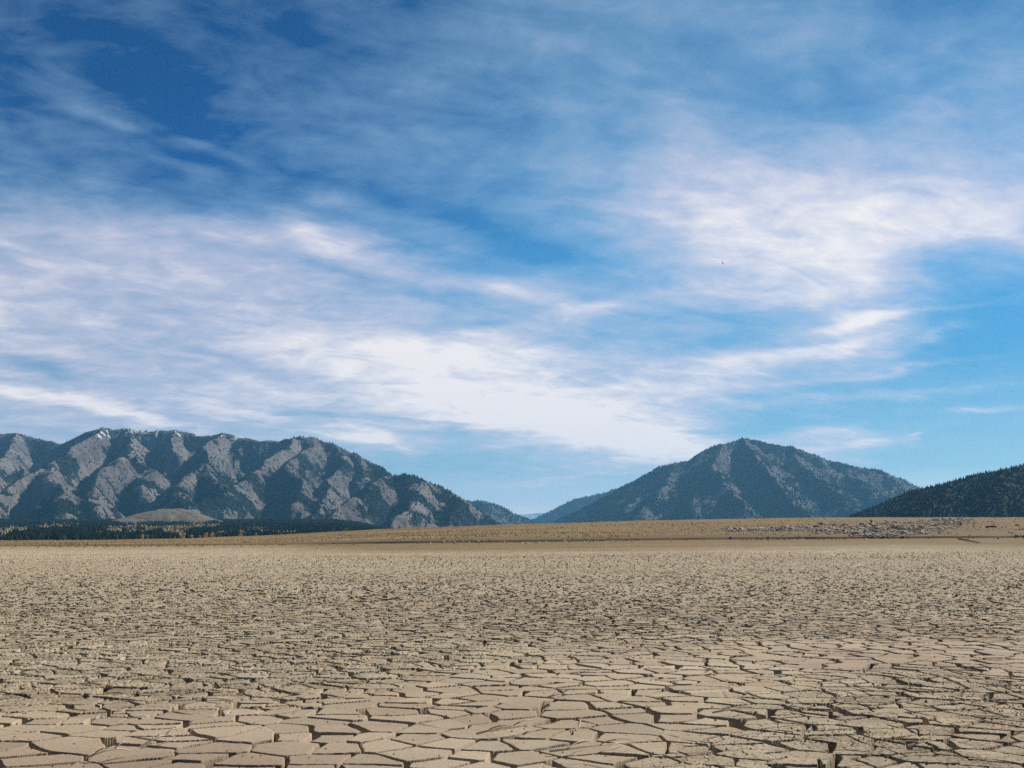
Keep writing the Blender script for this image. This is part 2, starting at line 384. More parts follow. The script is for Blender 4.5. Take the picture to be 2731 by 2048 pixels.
def voronoi(x, y, s, seed, wmin, wmax, wpow, jit=.93):
    """returns groove amount 0..1 (a gap of its own width for each pair of neighbouring plates), plate random, plate offset vector"""
    px = (x/s).astype(np.float32); py = (y/s).astype(np.float32)
    cx = np.floor(px); cy = np.floor(py)
    best = np.full(px.shape, 1e9, np.float32); bx = np.zeros_like(px); by = np.zeros_like(px); bi = np.zeros_like(px); bj = np.zeros_like(px)
    for i in (-1, 0, 1):
        for j in (-1, 0, 1):
            gx = cx+i; gy = cy+j
            qx = gx+.5+jit*(hf(gx, gy, seed)-.5)-px; qy = gy+.5+jit*(hf(gx, gy, seed+1)-.5)-py
            d = qx*qx+qy*qy; m = d < best
            best = np.where(m, d, best); bx = np.where(m, qx, bx); by = np.where(m, qy, by); bi = np.where(m, gx, bi); bj = np.where(m, gy, bj)
    groove = np.zeros_like(px); edge = np.full(px.shape, 9., np.float32)
    hid = hsh(bi, bj, seed+5)
    wn = .45+1.1*vn(x/.33, y/.33, seed+9)
    for i in (-2, -1, 0, 1, 2):
        for j in (-2, -1, 0, 1, 2):
            if i == 0 and j == 0 or abs(i)+abs(j) == 4: continue
            gx = bi+i; gy = bj+j
            qx = gx+.5+jit*(hf(gx, gy, seed)-.5)-px; qy = gy+.5+jit*(hf(gx, gy, seed+1)-.5)-py
            ex = qx-bx; ey = qy-by; l = np.sqrt(ex*ex+ey*ey)+1e-9
            d = ((bx+qx)*.5*ex+(by+qy)*.5*ey)/l*s
            o = hsh(gx, gy, seed+5); pr = ((hid+o)*np.uint32(2654435769) >> np.uint32(9)).astype(np.float32)/np.float32(1 << 23)
            wd = np.where(pr < .13, 0, wmin+(wmax-wmin)*pr**wpow)*wn
            groove = np.maximum(groove, np.clip((wd*.5-d)/np.maximum(.013, wd*.25), 0, 1))
            edge = np.minimum(edge, d)
    return groove, (hid >> np.uint32(8)).astype(np.float32)/np.float32(1 << 24), bx*s, by*s, edge, bi, bj
def cracked(x, y, fine):
    """x, y arrays in metres; returns relief of the cracked crust, plate tone"""
    wx = x+.26*(fbm(x/.8, y/.8, 2, 61)-.5)+.018*(fbm(x/.11, y/.11, 2, 63)-.5)
    wy = y+.26*(fbm(x/.8+9, y/.8, 2, 65)-.5)+.018*(fbm(x/.11+5, y/.11, 2, 67)-.5)
    sm = smooth_zone(x, y)
    g1, h1, ox, oy, e1, bi, bj = voronoi(wx, wy*1.06, .405, 3, .025, .090, 1.6)
    g2, h2, ox2, oy2, e2, bi2, bj2 = voronoi(wx+4.7, wy*1.06+2.3, .29, 23, .004, .042, 1.8)
    k2 = np.clip(1-sm*1.25, 0, 1)
    tilt1 = (hf(bi, bj, 31)-.5)*.018*ox+(hf(bi, bj, 33)-.5)*.018*oy
    z = (h1-.5)*.007+tilt1
    z = z+k2*((h2-.5)*.005+(hf(bi2, bj2, 35)-.5)*.022*oy2+(hf(bi2, bj2, 37)-.5)*.022*ox2)
    curl = np.exp(-e1/.035)*(hf(bi, bj, 39)-.3)*.010-np.exp(-e1/.010)*.006
    z = z+curl
    r = fbm(x/.05, y/.05, 3, 71)-.5
    z = z+r*(.003+.007*k2*sst(.45, .7, fbm(x/.8, y/.8, 3, 81)))+(fbm(x/.016, y/.016, 2, 73)-.5)*.004*k2*fine
    far_ = 1-.45*sst(18, 60, y)
    z = z-far_*np.maximum(g1*.32, g2*.16*np.clip(k2*1.1, 0, .9)*(.35+.65*sst(.4, .6, fbm(x/2.6, y/3.4, 2, 85))))
    return z, .5*h1+.5*h2*k2+.25*(1-k2), sm, k2

# rows and columns of the one ground sheet: fine close by, coarser with distance
rows = list(np.linspace(-14, 2.6, 30))
y = 2.75
while y < 6.3: rows.append(y); y += .03
while y < 45000:
    rows.append(y)
    if y < 76: y += max(.0075, .27*y*y/(EYE*FPX))
    elif y < 150: y += .7+.012*(y-76)
    elif y < 188: y += 1.5
    elif y < 212: y += .3
    elif y < 470: y += 3.0
    else: y *= 1.06
rows = np.array(rows)
inner = np.concatenate([np.arange(-.86, -.50, .0012), np.arange(-.50, .5001, .00058), np.arange(.5012, .861, .0012)])
outer = .862+np.geomspace(.003, 30, 46)
us = np.concatenate([-outer[::-1], inner, outer])
AP = 3.0
YG = np.repeat(rows[:, None], len(us), 1); XG = us[None, :]*(np.abs(YG)+AP)
XG = XG.astype(np.float64)
ZG = ground_base(XG, YG)
n0 = np.searchsorted(rows, 2.7); n1 = np.searchsorted(rows, 110)
smA = np.full(XG.shape, .2, np.float32); toA = np.full(XG.shape, .5, np.float32); ruA = np.ones(XG.shape, np.float32)
c0 = 40; c1_ = len(us)-40
for a in range(n0, n1, 120):
    e = min(n1, a+120); sl = (slice(a, e), slice(c0, c1_))
    x_, y_ = XG[sl], YG[sl]
    z, tn, s_, k_ = cracked(x_, y_, 1.0)
    fade = 1-sst(64, 108, y_)
    ZG[sl] += z*fade; smA[sl] = s_*fade+.2*(1-fade); toA[sl] = tn; ruA[sl] = k_
nf = np.searchsorted(rows, 215)
sl = (slice(np.searchsorted(rows, 45), nf), slice(c0, c1_))
ZG[sl] += (rng.random(XG[sl].shape)-.5)*.06*sst(48, 100, YG[sl])*(1-sst(185, 200, YG[sl]))
sl = (slice(nf, np.searchsorted(rows, 700)), slice(c0, c1_))
ZG[sl] += (rng.random(XG[sl].shape)-.5)*.22
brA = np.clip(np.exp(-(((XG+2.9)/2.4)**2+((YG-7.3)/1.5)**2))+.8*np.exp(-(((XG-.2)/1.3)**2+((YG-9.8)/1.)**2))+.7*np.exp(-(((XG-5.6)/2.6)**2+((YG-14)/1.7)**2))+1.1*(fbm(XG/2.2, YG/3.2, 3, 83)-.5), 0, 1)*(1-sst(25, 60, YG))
by = bank_y(XG)
shA = np.clip(.85*sst(-150, -50, YG-by+110*(fbm(XG/30, YG/22, 4, 95)-.5))*sst(600, 1100, t_of(XG, YG))+.6*sst(-110, -8, YG-by+60*(fbm(XG/30, YG/22, 4, 94)-.5))+sst(-14, -3, YG-by+8*(fbm(XG/9, YG/6, 3, 96)-.5)), 0, 1)
bankA = np.clip(np.exp(-((YG-by+2)/12.)**2)*(.35+1.1*fbm(XG/22., YG/30., 3, 93))+.55*(fbm(XG/60., YG/25., 3, 97)-.45)*3*sst(150, 230, YG), 0, 1)*.7  # shadowed line of the cut bank painted dark, plus random dark patches
ground = grid_mesh('lakebed_ground', XG, YG, ZG, m_ground, dict(smooth_mud=smA, tone=toA, shore=shA, rubble=ruA, brown=brA, bank_shade_mottle=bankA), smooth_rows=int(np.searchsorted(rows, 17)))
tag(ground, kind='structure')
del brA, XG, YG, ZG, smA, toA, ruA, shA, bankA

# ------------------------------------------------------------------ mountains
def cones(P, H, Rr, nside=4, tone=None):
    n = len(P); ang = rng.random(n)*6.28
    V = np.empty((n, nside+1, 3), np.float32); V[:, nside, :] = P; V[:, nside, 2] += H
    for k in range(nside):
        a = ang+k*6.2832/nside
        V[:, k, 0] = P[:, 0]+Rr*np.cos(a); V[:, k, 1] = P[:, 1]+Rr*np.sin(a); V[:, k, 2] = P[:, 2]-1.0
    base = (np.arange(n)*(nside+1))[:, None]
    F = np.concatenate([base+np.array([[k, (k+1) % nside, nside]]) for k in range(nside)])
    t = rng.random(n) if tone is None else tone
    return V.reshape(-1, 3), F, np.repeat(t, nside+1)
def domes(P, H, Rr):
    """rounder crowns: two stacked rings and a tip"""
    n = len(P); ang = rng.random(n)*6.28; V = np.empty((n, 11, 3), np.float32)
    for k in range(5):
        a = ang+k*1.2566
        for j, (rr, hh) in enumerate(((.75, .12), (1.0, .5))):
            s = Rr*rr*(.8+.4*rng.random(n))
            V[:, j*5+k, 0] = P[:, 0]+s*np.cos(a+j*.6); V[:, j*5+k, 1] = P[:, 1]+s*np.sin(a+j*.6); V[:, j*5+k, 2] = P[:, 2]+H*hh
    V[:, 10, :] = P; V[:, 10, 2] += H
    base = (np.arange(n)*11)[:, None]; F = []
    for k in range(5):
        k2 = (k+1) % 5
        F += [base+np.array([[k, k2, 5+k]]), base+np.array([[k2, 5+k2, 5+k]]), base+np.array([[5+k, 5+k2, 10]])]
    return V.reshape(-1, 3), np.concatenate(F), np.repeat(rng.random(n), 11)

def build_mountain(name, ridges, tx, Yr, nx, ny, mat, seed, warp=50, gully=105, apron=None, forest=None, trees=0, th=(13, 20), tr=5.0, snow=None, grass=None, gl=330.):
    """ridges: list of (slope, [(px, py, depth), ...]); the terrain is the highest of the slopes falling from them"""
    t = np.linspace(tx[0], tx[1], nx); Yv = np.geomspace(Yr[0], Yr[1], ny)
    YY = np.repeat(Yv[:, None], nx, 1); XX = (t[None, :]/2.667-512)/FPX*YY*CP
    def height(XX, YY):
        wf = warp*2*np.clip((ridges[0][1][len(ridges[0][1])//2][2]-500-YY)/900., .5, 2.2); wx = XX+wf*(fbm(XX/600., YY/600., 4, seed)-.5); wy = YY+wf*(fbm(XX/600.+7, YY/600., 4, seed+1)-.5)
        wx = wx+52*(fbm(XX/190., YY/190., 3, seed+40)-.5)*np.clip(wf/warp/1.2, .3, 1); wy = wy+52*(fbm(XX/190.+5, YY/190., 3, seed+41)-.5)
        h = np.full(XX.shape, -400.); away = np.full(XX.shape, 1e9)
        for slope, pts in ridges:
            P3 = [xyz_at(*q) for q in pts]
            for a_, b_ in zip(P3[:-1], P3[1:]):
                ux, uy = b_[0]-a_[0], b_[1]-a_[1]; L2 = ux*ux+uy*uy
                s = np.clip(((wx-a_[0])*ux+(wy-a_[1])*uy)/L2, 0, 1)
                dd = np.hypot(wx-a_[0]-s*ux, wy-a_[1]-s*uy); hz = a_[2]+(b_[2]-a_[2])*s-slope*dd*(1-.00008*dd)
                h = np.maximum(h, hz); away = np.minimum(away, dd)
        am = np.clip(away/320., .08, 1)
        h = h-gully*am*(1-fbm(XX/gl, YY/(gl*1.3), 5, seed+3, .55, True))*1.7
        h = h-gully*.62*am*(1-fbm(XX/150., YY/190., 4, seed+6, .55, True))*1.7+16*(fbm(XX/70., YY/70., 3, seed+8)-.5)
        if apron: 
            ap = apron(XX, YY); k = 40.; d = np.clip(.5+.5*(h-ap)/k, 0, 1); h = ap*(1-d)+h*d+k*d*(1-d)*.5
        return h
    ZZ = height(XX, YY)
    dzdx = np.gradient(ZZ, axis=1)/np.maximum(np.gradient(XX, axis=1), .1)
    if np.isscalar(forest): fr = np.full(XX.shape, forest)
    else: fr = forest(XX, YY, ZZ, dzdx)
    sn = snow(XX, YY, ZZ, dzdx) if snow else np.zeros_like(XX)
    gr = grass(XX, YY, ZZ) if grass else np.zeros_like(XX)
    scree = fbm(XX/60., ZZ/420.+XX/900., 3, seed+21)*(1-gr)
    o = grid_mesh(name, XX, YY, ZZ, mat, dict(forest=fr, snow=sn, grassy=gr, scree=scree), smooth=False)
    tag(o, kind='structure')
    P = None
    if trees:
        n = trees*3
        ii = rng.random(n)*(ny-1.01); jj = rng.random(n)*(nx-1.01)
        i0 = ii.astype(int); j0 = jj.astype(int); fi = ii-i0; fj = jj-j0
        def bl(A): return (A[i0, j0]*(1-fj)+A[i0, j0+1]*fj)*(1-fi)+(A[i0+1, j0]*(1-fj)+A[i0+1, j0+1]*fj)*fi
        X, Yq, Z, Fq, G = bl(XX), bl(YY), bl(ZZ), bl(fr), bl(gr)
        clump = fbm(X/140., Yq/140., 4, seed+31)
        keep = rng.random(n) < sst(.35, .72, Fq+.9*(clump-.5))*.9+.09*(1-G)
        P = np.stack([X, Yq, Z], 1)[keep][:trees]
        H = rng.uniform(th[0], th[1], len(P)); 
        V, F, tt = cones(P, H, tr*(.7+.6*rng.random(len(P))))
        fo = tri_mesh('conifer_forest', V, F, [m_con], attrs={'shade_of_tree': tt})
        tag(fo, 'dark conifer wood covering the slopes of the '+{'mountain_range': 'long left-hand mountain range', 'peak': 'pointed blue mountain', 'wooded_hill': 'low dark hill at the frame edge', 'side_ridge': 'ridge behind'}.get(name.split('.')[0], 'mountain'), 'forest', kind='stuff')
    return o, height

# --- long range
left_ridges = [
 (.62, [(-1300,1190,8200),(-900,1160,8200),(-500,1150,8200),(-200,1160,8000),(0,1153,7900),(40,1149,7900),(90,1163,7800),(165,1177,7700),(230,1200,7600)]),
 (.70, [(40,1149,7900),(20,1200,7000),(-60,1260,6200)]),
 (.60, [(150,1183,6900),(175,1173,6900),(225,1149,6900),(277,1132,6900),(330,1136,6900),(390,1144,6950),(430,1142,6950),(470,1139,6950),(530,1153,6900),(575,1157,6850),(600,1150,6850),(640,1157,6850),(700,1166,6800),(745,1168,6800),(790,1159,6750),(830,1162,6700),(880,1180,6650),(950,1205,6550),(1010,1232,6500),(1060,1262,6400),(1150,1300,6300)]),
 (.64, [(-500,1150,8200),(-560,1220,6900),(-640,1330,5300)]), (.64, [(-250,1156,8000),(-300,1240,6700),(-330,1340,5200)]), (.64, [(-900,1160,8200),(-960,1260,6600),(-1000,1350,5200)]),
 (.66, [(277,1132,6900),(215,1175,6300),(140,1232,5800),(60,1290,5300),(-30,1345,4900)]),
 (.62, [(140,1232,5800),(170,1290,5100),(150,1340,4700)]),
 (.64, [(330,1136,6900),(352,1190,6350),(385,1245,5900),(400,1285,5500)]),
 (.62, [(352,1190,6350),(300,1240,5700),(250,1310,5100),(215,1350,4800)]),
 (.66, [(470,1139,6950),(462,1170,6600),(475,1205,6300)]),
 (.70, [(600,1150,6850),(560,1185,6400),(535,1230,5900),(500,1275,5500),(470,1320,5100),(480,1345,4850)]),
 (.64, [(535,1230,5900),(590,1275,5500),(600,1300,5200)]),
 (.70, [(790,1159,6750),(745,1195,6300),(700,1235,5900),(640,1275,5500),(575,1315,5100),(500,1345,4800)]),
 (.66, [(830,1162,6700),(815,1195,6350),(760,1235,5900),(800,1290,5400),(770,1340,4950)]),
 (.70, [(880,1180,6650),(930,1230,6250),(890,1280,5700),(850,1325,5200),(830,1370,4850)]),
 (.66, [(950,1205,6550),(985,1255,6100)]),
 (.62, [(1170,1291,5600),(1110,1271,5550),(1070,1258,5500),(1035,1261,5500),(990,1285,5250),(930,1325,4900),(880,1370,4600)]),
 (.62, [(1070,1258,5500),(1110,1271,5550),(1160,1291,5600),(1200,1313,5600),(1240,1335,5600),(1290,1362,5600),(1350,1402,5600)]),
 (.60, [(1110,1271,5550),(1090,1330,5000),(1040,1375,4600)]),
 (.60, [(1200,1313,5600),(1200,1360,5000)]),
]
def apronL(X, Y):
    t = (512+FPX*X/(Y*CP))*2.667; k = 1-sst(850, 1180, t)*.8
    return -6+(np.clip(Y-1650, 0, 2600)*.026+np.clip(Y-4250, 0, 9000)*.01)*k+8*(fbm(X/300., Y/300., 3, 5)-.5)*sst(1700, 2500, Y)
def tpx(X, Y): return (512+FPX*X/(Y*CP))*2.667
def forestL(X, Y, Z, gx):
    t = tpx(X, Y)
    f = .40+.12*np.clip(gx*1.6, -1, 1)+.9*(fbm(X/420., Y/420., 4, 77)-.5)+1.35*(fbm(X/110., Y/140., 4, 78)-.5)+1.25*(fbm(X/48., Y/70., 3, 76)-.5)
    f = f+.30*sst(700, 1100, t)-.30*sst(380, 640, Z)*(1-sst(700, 1000, t))+.16*sst(260, 100, Z)
    return np.clip(np.where(Z < 46, f-.66+.75*sst(.48, .60, fbm(t/60., Y/400., 4, 75)), f), 0, 1)
def snowL(X, Y, Z, gx):
    t = tpx(X, Y)
    return np.clip(sst(520, 670, Z)*(-.06+1.15*fbm(X/60., Y/45., 3, 79))*sst(150, 230, t)*(1-sst(860, 950, t)), 0, 1)
rangeo, hL = build_mountain('mountain_range', left_ridges, (-1300, 1430), (1650, 8600), 980, 620, m_mtn, 200, apron=apronL, forest=forestL, gully=160, trees=165000, th=(8, 15), tr=3.8, snow=snowL,
                            grass=lambda X, Y, Z: sst(90, 20, Z))
# bare rounded foothill in front of it
moundr = [(.30, [(285,1400,3700),(350,1372,3750),(430,1352,3800),(500,1356,3850),(560,1380,3800),(640,1404,3700)])]
mound, hM = build_mountain('foothill', moundr, (180, 760), (3050, 4600), 260, 220, m_mtn, 300, warp=45, gully=34, forest=lambda X, Y, Z, g: np.clip(.12+.5*(fbm(X/150., Y/150., 3, 5)-.5)+.3*g, 0, 1),
                           trees=1500, th=(8, 13), tr=3.5, grass=lambda X, Y, Z: np.ones_like(X), gl=260.)
# paler spur further down the valley
side, _ = build_mountain('side_ridge', [(.5, [(1150,1310,9500),(1200,1325,9500),(1245,1333,9500),(1290,1334,9500),(1330,1345,9500),(1352,1360,9500),(1375,1380,9500),(1400,1402,9500)])], (1120, 1440), (7600, 10500), 200, 120, m_mtn2, 330, gully=40,
                       forest=.45, trees=5000, th=(14, 20), tr=7)
# --- pointed mountain
rp = [
 (.55, [(1500,1400,8400),(1545,1388,8400),(1600,1350,8400),(1660,1312,8400),(1700,1281,8350),(1760,1246,8300),(1800,1233,8300),(1860,1220,8250),(1900,1190,8200),(1930,1181,8200),(1960,1172,8200),(1980,1167,8200),(2020,1178,8200),(2060,1184,8200),(2110,1190,8200),(2150,1204,8200),(2240,1233,8200),(2300,1244,8200),(2340,1252,8200),(2400,1275,8200),(2440,1292,8200),(2520,1330,8200),(2620,1380,8200)]),
 (.58, [(1980,1167,8200),(2010,1205,7700),(2050,1260,7100),(2110,1320,6600),(2160,1370,6200)]),
 (.58, [(1930,1181,8200),(1900,1240,7500),(1930,1300,6900),(1990,1350,6400),(2040,1390,6200)]),
 (.58, [(1800,1233,8300),(1790,1280,7700),(1740,1330,7100),(1690,1380,6600)]),
 (.58, [(1860,1220,8250),(1860,1290,7400),(1830,1350,6700)]),
 (.58, [(2110,1190,8200),(2150,1250,7500),(2230,1310,6900),(2290,1360,6400)]),
 (.58, [(2240,1233,8200),(2290,1290,7500),(2370,1340,7000)]),
 (.55, [(1660,1312,8400),(1640,1350,7900),(1590,1390,7400)]),
]
def forestR(X, Y, Z, gx):
    f = .58+.20*np.clip(gx*1.6, -1, 1)+.85*(fbm(X/500., Y/500., 4, 87)-.5)+.6*(fbm(X/110., Y/130., 3, 88)-.5)+.7*(fbm(X/55., Y/80., 3, 86)-.5)
    return np.clip(f+.12*sst(700, 900, Z), 0, 1)
peak, _ = build_mountain('peak', rp, (1480, 2740), (6000, 9300), 560, 330, m_mtn2, 400, gully=60, forest=forestR, trees=70000, th=(11, 17), tr=5.2, gl=520.)
rb = [(.5, [(1430,1402,12500),(1450,1391,12500),(1500,1352,12500),(1540,1327,12500),(1590,1318,12500),(1640,1302,12500),(1700,1282,12500),(1780,1262,12500)])]
back, _ = build_mountain('side_ridge', rb, (1400, 1800), (10500, 13500), 220, 120, m_mtn2, 430, gully=60, forest=.75, trees=6000, th=(16, 24), tr=10)
# --- low dark hill on the right
rh = [(.40, [(2180,1395,2500),(2270,1380,2500),(2340,1356,2500),(2400,1326,2500),(2470,1300,2500),(2560,1282,2500),(2630,1258,2500),(2690,1249,2500),(2731,1240,2500),(2850,1215,2550),(3050,1190,2600),(3300,1180,2600),(3700,1210,2650),(4200,1290,2700)]),
      (.42, [(2560,1282,2500),(2500,1330,2250)]), (.42, [(2700,1248,2500),(2640,1310,2230)])]
hill, _ = build_mountain('wooded_hill', rh, (2120, 4300), (1850, 3100), 820, 260, m_hill, 500, warp=25, gully=22, forest=lambda X, Y, Z, g: np.clip(.80+.5*(fbm(X/160., Y/160., 3, 5)-.5), 0, 1), trees=60000, th=(4, 8.5), tr=2.3, gl=240.)
# --- far pale ridge
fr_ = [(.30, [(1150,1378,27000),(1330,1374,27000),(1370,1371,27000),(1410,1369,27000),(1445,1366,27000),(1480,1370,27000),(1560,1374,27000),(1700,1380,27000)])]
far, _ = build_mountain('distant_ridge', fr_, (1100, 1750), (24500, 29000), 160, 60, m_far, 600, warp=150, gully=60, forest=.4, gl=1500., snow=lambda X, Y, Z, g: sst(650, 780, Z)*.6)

# ------------------------------------------------------------------ woodland at the foot of the range
def place_valley(n, t0, t1, Y0, Y1, dens=None):
    t = rng.uniform(t0, t1, n); Y = np.exp(rng.uniform(math.log(Y0), math.log(Y1), n)); X = (t/2.667-512)/FPX*Y*CP
    if dens is not None:
        k = rng.random(n) < dens(t, Y, X); X, Y, t = X[k], Y[k], t[k]
    Z = np.where(Y > 1700, hL(X, Y), -3.5); return np.stack([X, Y, Z], 1), t
P1, _ = place_valley(2600, -250, 1420, 2000, 3100, lambda t, Y, X: sst(.46, .60, fbm(t/55., Y/330., 4, 17))*np.where(t < 640, .45, .95))
P2, _ = place_valley(3600, -300, 1450, 3000, 4600, lambda t, Y, X: sst(.44, .6, fbm(t/48., Y/260., 4, 19))*np.where((t > 230) & (t < 650), .25, 1.0))
P = np.concatenate([P1, P2]); V, F, tt = cones(P, rng.uniform(5, 12, len(P)), rng.uniform(1.6, 3.2, len(P)), 5)
tag(tri_mesh('valley_woodland', V, F, [m_con], attrs={'shade_of_tree': tt}), 'dark conifer woodland along the valley floor below the long range', 'woodland', kind='stuff')
P3, _ = place_valley(9000, -200, 1330, 1750, 3400, lambda t, Y, X: np.clip(.14+.9*((t > 250)&(t < 600))+.55*np.exp(-((t-700)/45)**2)+.4*np.exp(-((t-1020)/50)**2), 0, 1)*sst(.42, .6, fbm(X/60., Y/90., 3, 29)))
V, F, tt = domes(P3, rng.uniform(4.5, 9, len(P3)), rng.uniform(1.8, 3.2, len(P3)))
bare = rng.random(len(P3)) < .5
tag(tri_mesh('aspen_woodland', V, F, [m_asp, m_bare], mi=np.tile(bare.astype(int), 15), attrs={'shade_of_tree': tt}), 'yellow and bare grey broadleaf scrub between the conifers of the valley', 'woodland', kind='stuff')

def tree_proto(name, kind, seed):
    r = random.Random(seed); V = []; F = []; MI = []; T = []
    def ring(cx, cy, z, rad, n, tone, jit=.2, ph=0):
        i = len(V)
        for k in range(n):
            a = ph+k*6.2832/n; q = rad*(1-jit+2*jit*r.random()); V.append((cx+q*math.cos(a), cy+q*math.sin(a), z+jit*.4*rad*(r.random()-.5))); T.append(tone)
        return i
    def tip(x, y, z, tone): V.append((x, y, z)); T.append(tone); return len(V)-1
    a = ring(0, 0, -.5, .28, 5, .5, .05); t = tip(0, 0, 5 if kind != 'aspen' else 4, .5)
    for k in range(5): F.append((a+k, a+(k+1) % 5, t)); MI.append(0)
    H = 13
    if kind == 'conifer':
        z = 1.2
        while z < H-1:
            f = 1-(z/H); rad = .5+3.0*f; n = 8; a = ring((r.random()-.5)*.3, (r.random()-.5)*.3, z-.5*f, rad, n, r.random(), .32, r.random()*6); t = tip(0, 0, z+2.4, r.random())
            for k in range(n): F.append((a+k, a+(k+1) % n, t)); MI.append(1)
            z += 1.05
    else:
        H = 10
        for _ in range(46):
            th = r.random()*6.283; z = 2.5+r.random()*7; rr = 2.9*math.sqrt(max(0, 1-((z-5.6)/4.4)**2))*math.sqrt(r.random())
            cx, cy = rr*math.cos(th), rr*math.sin(th); s = .5+.5*r.random(); a = ring(cx, cy, z, s, 5, r.random(), .3); t = tip(cx, cy, z+s*.9, r.random()); u = tip(cx, cy, z-s*.7, r.random())
            for k in range(5): F.append((a+k, a+(k+1) % 5, t)); F.append((a+(k+1) % 5, a+k, u)); MI += [1, 1]
    return tri_mesh(name, V, F, [m_bark, {'conifer': m_con, 'aspen': m_asp}[kind]], mi=MI, attrs={'shade_of_tree': np.array(T)})
def copies(protos, poses, fn):
    for i, ps in enumerate(poses):
        o = protos[i] if i < len(protos) else protos[i % len(protos)].copy()
        if i >= len(protos): COL.objects.link(o)
        o.location, o.rotation_euler, o.scale = ps; fn(o, i)
poses = []
Pc, tc = place_valley(190, -40, 700, 1250, 1900, lambda t, Y, X: .25+.75*sst(.42, .56, fbm(t/40., Y/900., 3, 13)))
Pc2, tc2 = place_valley(110, 640, 1400, 1500, 1700); Pc = np.concatenate([Pc, Pc2]); tc = np.concatenate([tc, tc2])
for i in range(len(Pc)):
    s = rng.uniform(.38, .82); poses.append((tuple(float(v) for v in Pc[i]), (0, 0, rng.uniform(0, 6)), (s, s, s*rng.uniform(.85, 1.2))))
def lab_con(o, i):
    o.name = 'conifer'
    tag(o, 'dark green conifer in the front row where the dry lakebed ends' if tc[i] < 650 else 'dark conifer behind the brown rise, at the foot of the forested slope', 'tree',
        'conifers along the end of the lakebed' if tc[i] < 650 else 'conifers behind the brown rise')
copies([tree_proto('conifer', 'conifer', s) for s in (1, 2, 3, 4)], poses, lab_con)
Pa, ta = place_valley(130, 40, 1250, 1250, 2400, lambda t, Y, X: np.clip(.1+1.0*((t > 240)&(t < 600))+1*np.exp(-((t-700)/50)**2)+.9*np.exp(-((t-1020)/60)**2), 0, 1))
poses = []
for i in range(len(Pa)):
    s = rng.uniform(.5, .95); poses.append((tuple(float(v) for v in Pa[i]), (0, 0, rng.uniform(0, 6)), (s, s, s*rng.uniform(.9, 1.3))))
def lab_asp(o, i):
    o.name = 'aspen'
    a = ta[i] < 620
    tag(o, 'golden autumn aspen below the bare rounded foothill' if a else 'golden autumn aspen among dark conifers at the foot of the forested slope', 'tree', 'aspens below the foothill' if a else 'aspens under the forested slope')
copies([tree_proto('aspen', 'aspen', s) for s in (11, 12, 13)], poses, lab_asp)

# ------------------------------------------------------------------ boulders
import bmesh
def boulder(name, seed, sub=2, flat=.62):
    r = random.Random(seed); bm = bmesh.new(); bmesh.ops.create_icosphere(bm, subdivisions=sub, radius=.5)
    cuts = []
    for _ in range(9):
        v = (r.gauss(0, 1), r.gauss(0, 1), r.gauss(0, .8)); l = math.sqrt(sum(q*q for q in v)); cuts.append((tuple(q/l for q in v), r.uniform(.26, .42)))
    for v in bm.verts:
        for n, d in cuts:
            k = v.co.x*n[0]+v.co.y*n[1]+v.co.z*n[2]
            if k > d: v.co.x -= n[0]*(k-d); v.co.y -= n[1]*(k-d); v.co.z -= n[2]*(k-d)
        v.co *= 1+r.uniform(-.03, .03); v.co.z = v.co.z*flat*1.25+.2
        v.co.x *= 1.35
    me = bpy.data.meshes.new(name); bm.to_mesh(me); bm.free(); me.materials.append(m_rock)
    o = bpy.data.objects.new(name, me); COL.objects.link(o); return o
m_pale, b, p = material('pale_stone', 0.95)
b.put(p.inputs['Base Color'], b.mix(b.mr(b.noise(b.new('ShaderNodeNewGeometry').outputs['Position'], 2.2, 5, .6), .35, .65), (0.56, 0.50, 0.42), (0.74, 0.69, 0.61)))
rprot = [boulder('boulder', s) for s in range(8)]
sprot = [boulder('stone', 40+s) for s in range(4)]
for o in sprot: o.data.materials.clear(); o.data.materials.append(m_pale)
spots = []
def strip(n, pts, smin, smax, area):
    """pts: (px, top py, bottom py)"""
    xs = [q[0] for q in pts]
    for _ in range(n):
        px = rng.uniform(xs[0], xs[-1]); t0 = np.interp(px, xs, [q[1] for q in pts]); t1 = np.interp(px, xs, [q[2] for q in pts])
        if rng.random() > (t1-t0+4)/40: 
            if rng.random() > .35: continue
        py = rng.uniform(t0, t1); spots.append((px, py, smin+(smax-smin)*rng.random()**2.2, area))
strip(520, [(1935,1410,1415),(2020,1409,1416),(2120,1404,1416),(2200,1398,1424),(2280,1400,1430),(2360,1396,1430),(2430,1391,1428),(2500,1385,1418),(2560,1383,1404),(2590,1385,1392)], .4, 1.9, 'pile')
strip(16, [(2690,1412,1436),(2760,1405,1440)], .5, 1.3, 'edge')
for q in [(2283,1427,1.9),(2330,1406,1.9),(2385,1410,1.9),(2405,1416,2.2),(2160,1408,2.0),(2190,1400,1.9),(2290,1410,1.7),(2410,1425,1.8),(2375,1426,1.9)]: spots.append(q+('big',))
for q in [(2712,1402,1.1),(2183,1397,1.0),(2192,1397,1.0),(1875,1414,.9),(1430,1449,.7),(1405,1451,.6)]: spots.append(q+('lone',))
for px in [1115,1148,1183,1198,1212,1235,1250,1275,1290,1392,1410,1438,1455,1470,1505,1530,1555,1568,1608,1614,1633,1658,1664,1672,1788,1824,1878,1990,2140,2310,1822,1345]:
    spots.append((px, float(np.interp(px, T_, PB))+rng.uniform(-2.5, 2.5), rng.uniform(.35, .75)*(1.2 if px in (1505, 1608, 1658) else 1), 'bank'))
order = sorted(spots, key=lambda q: -q[2])
poses = []; info = []
pile = [q for q in order if q[3] == 'pile']; keepn = set(id(q) for q in pile[:225])
small = []
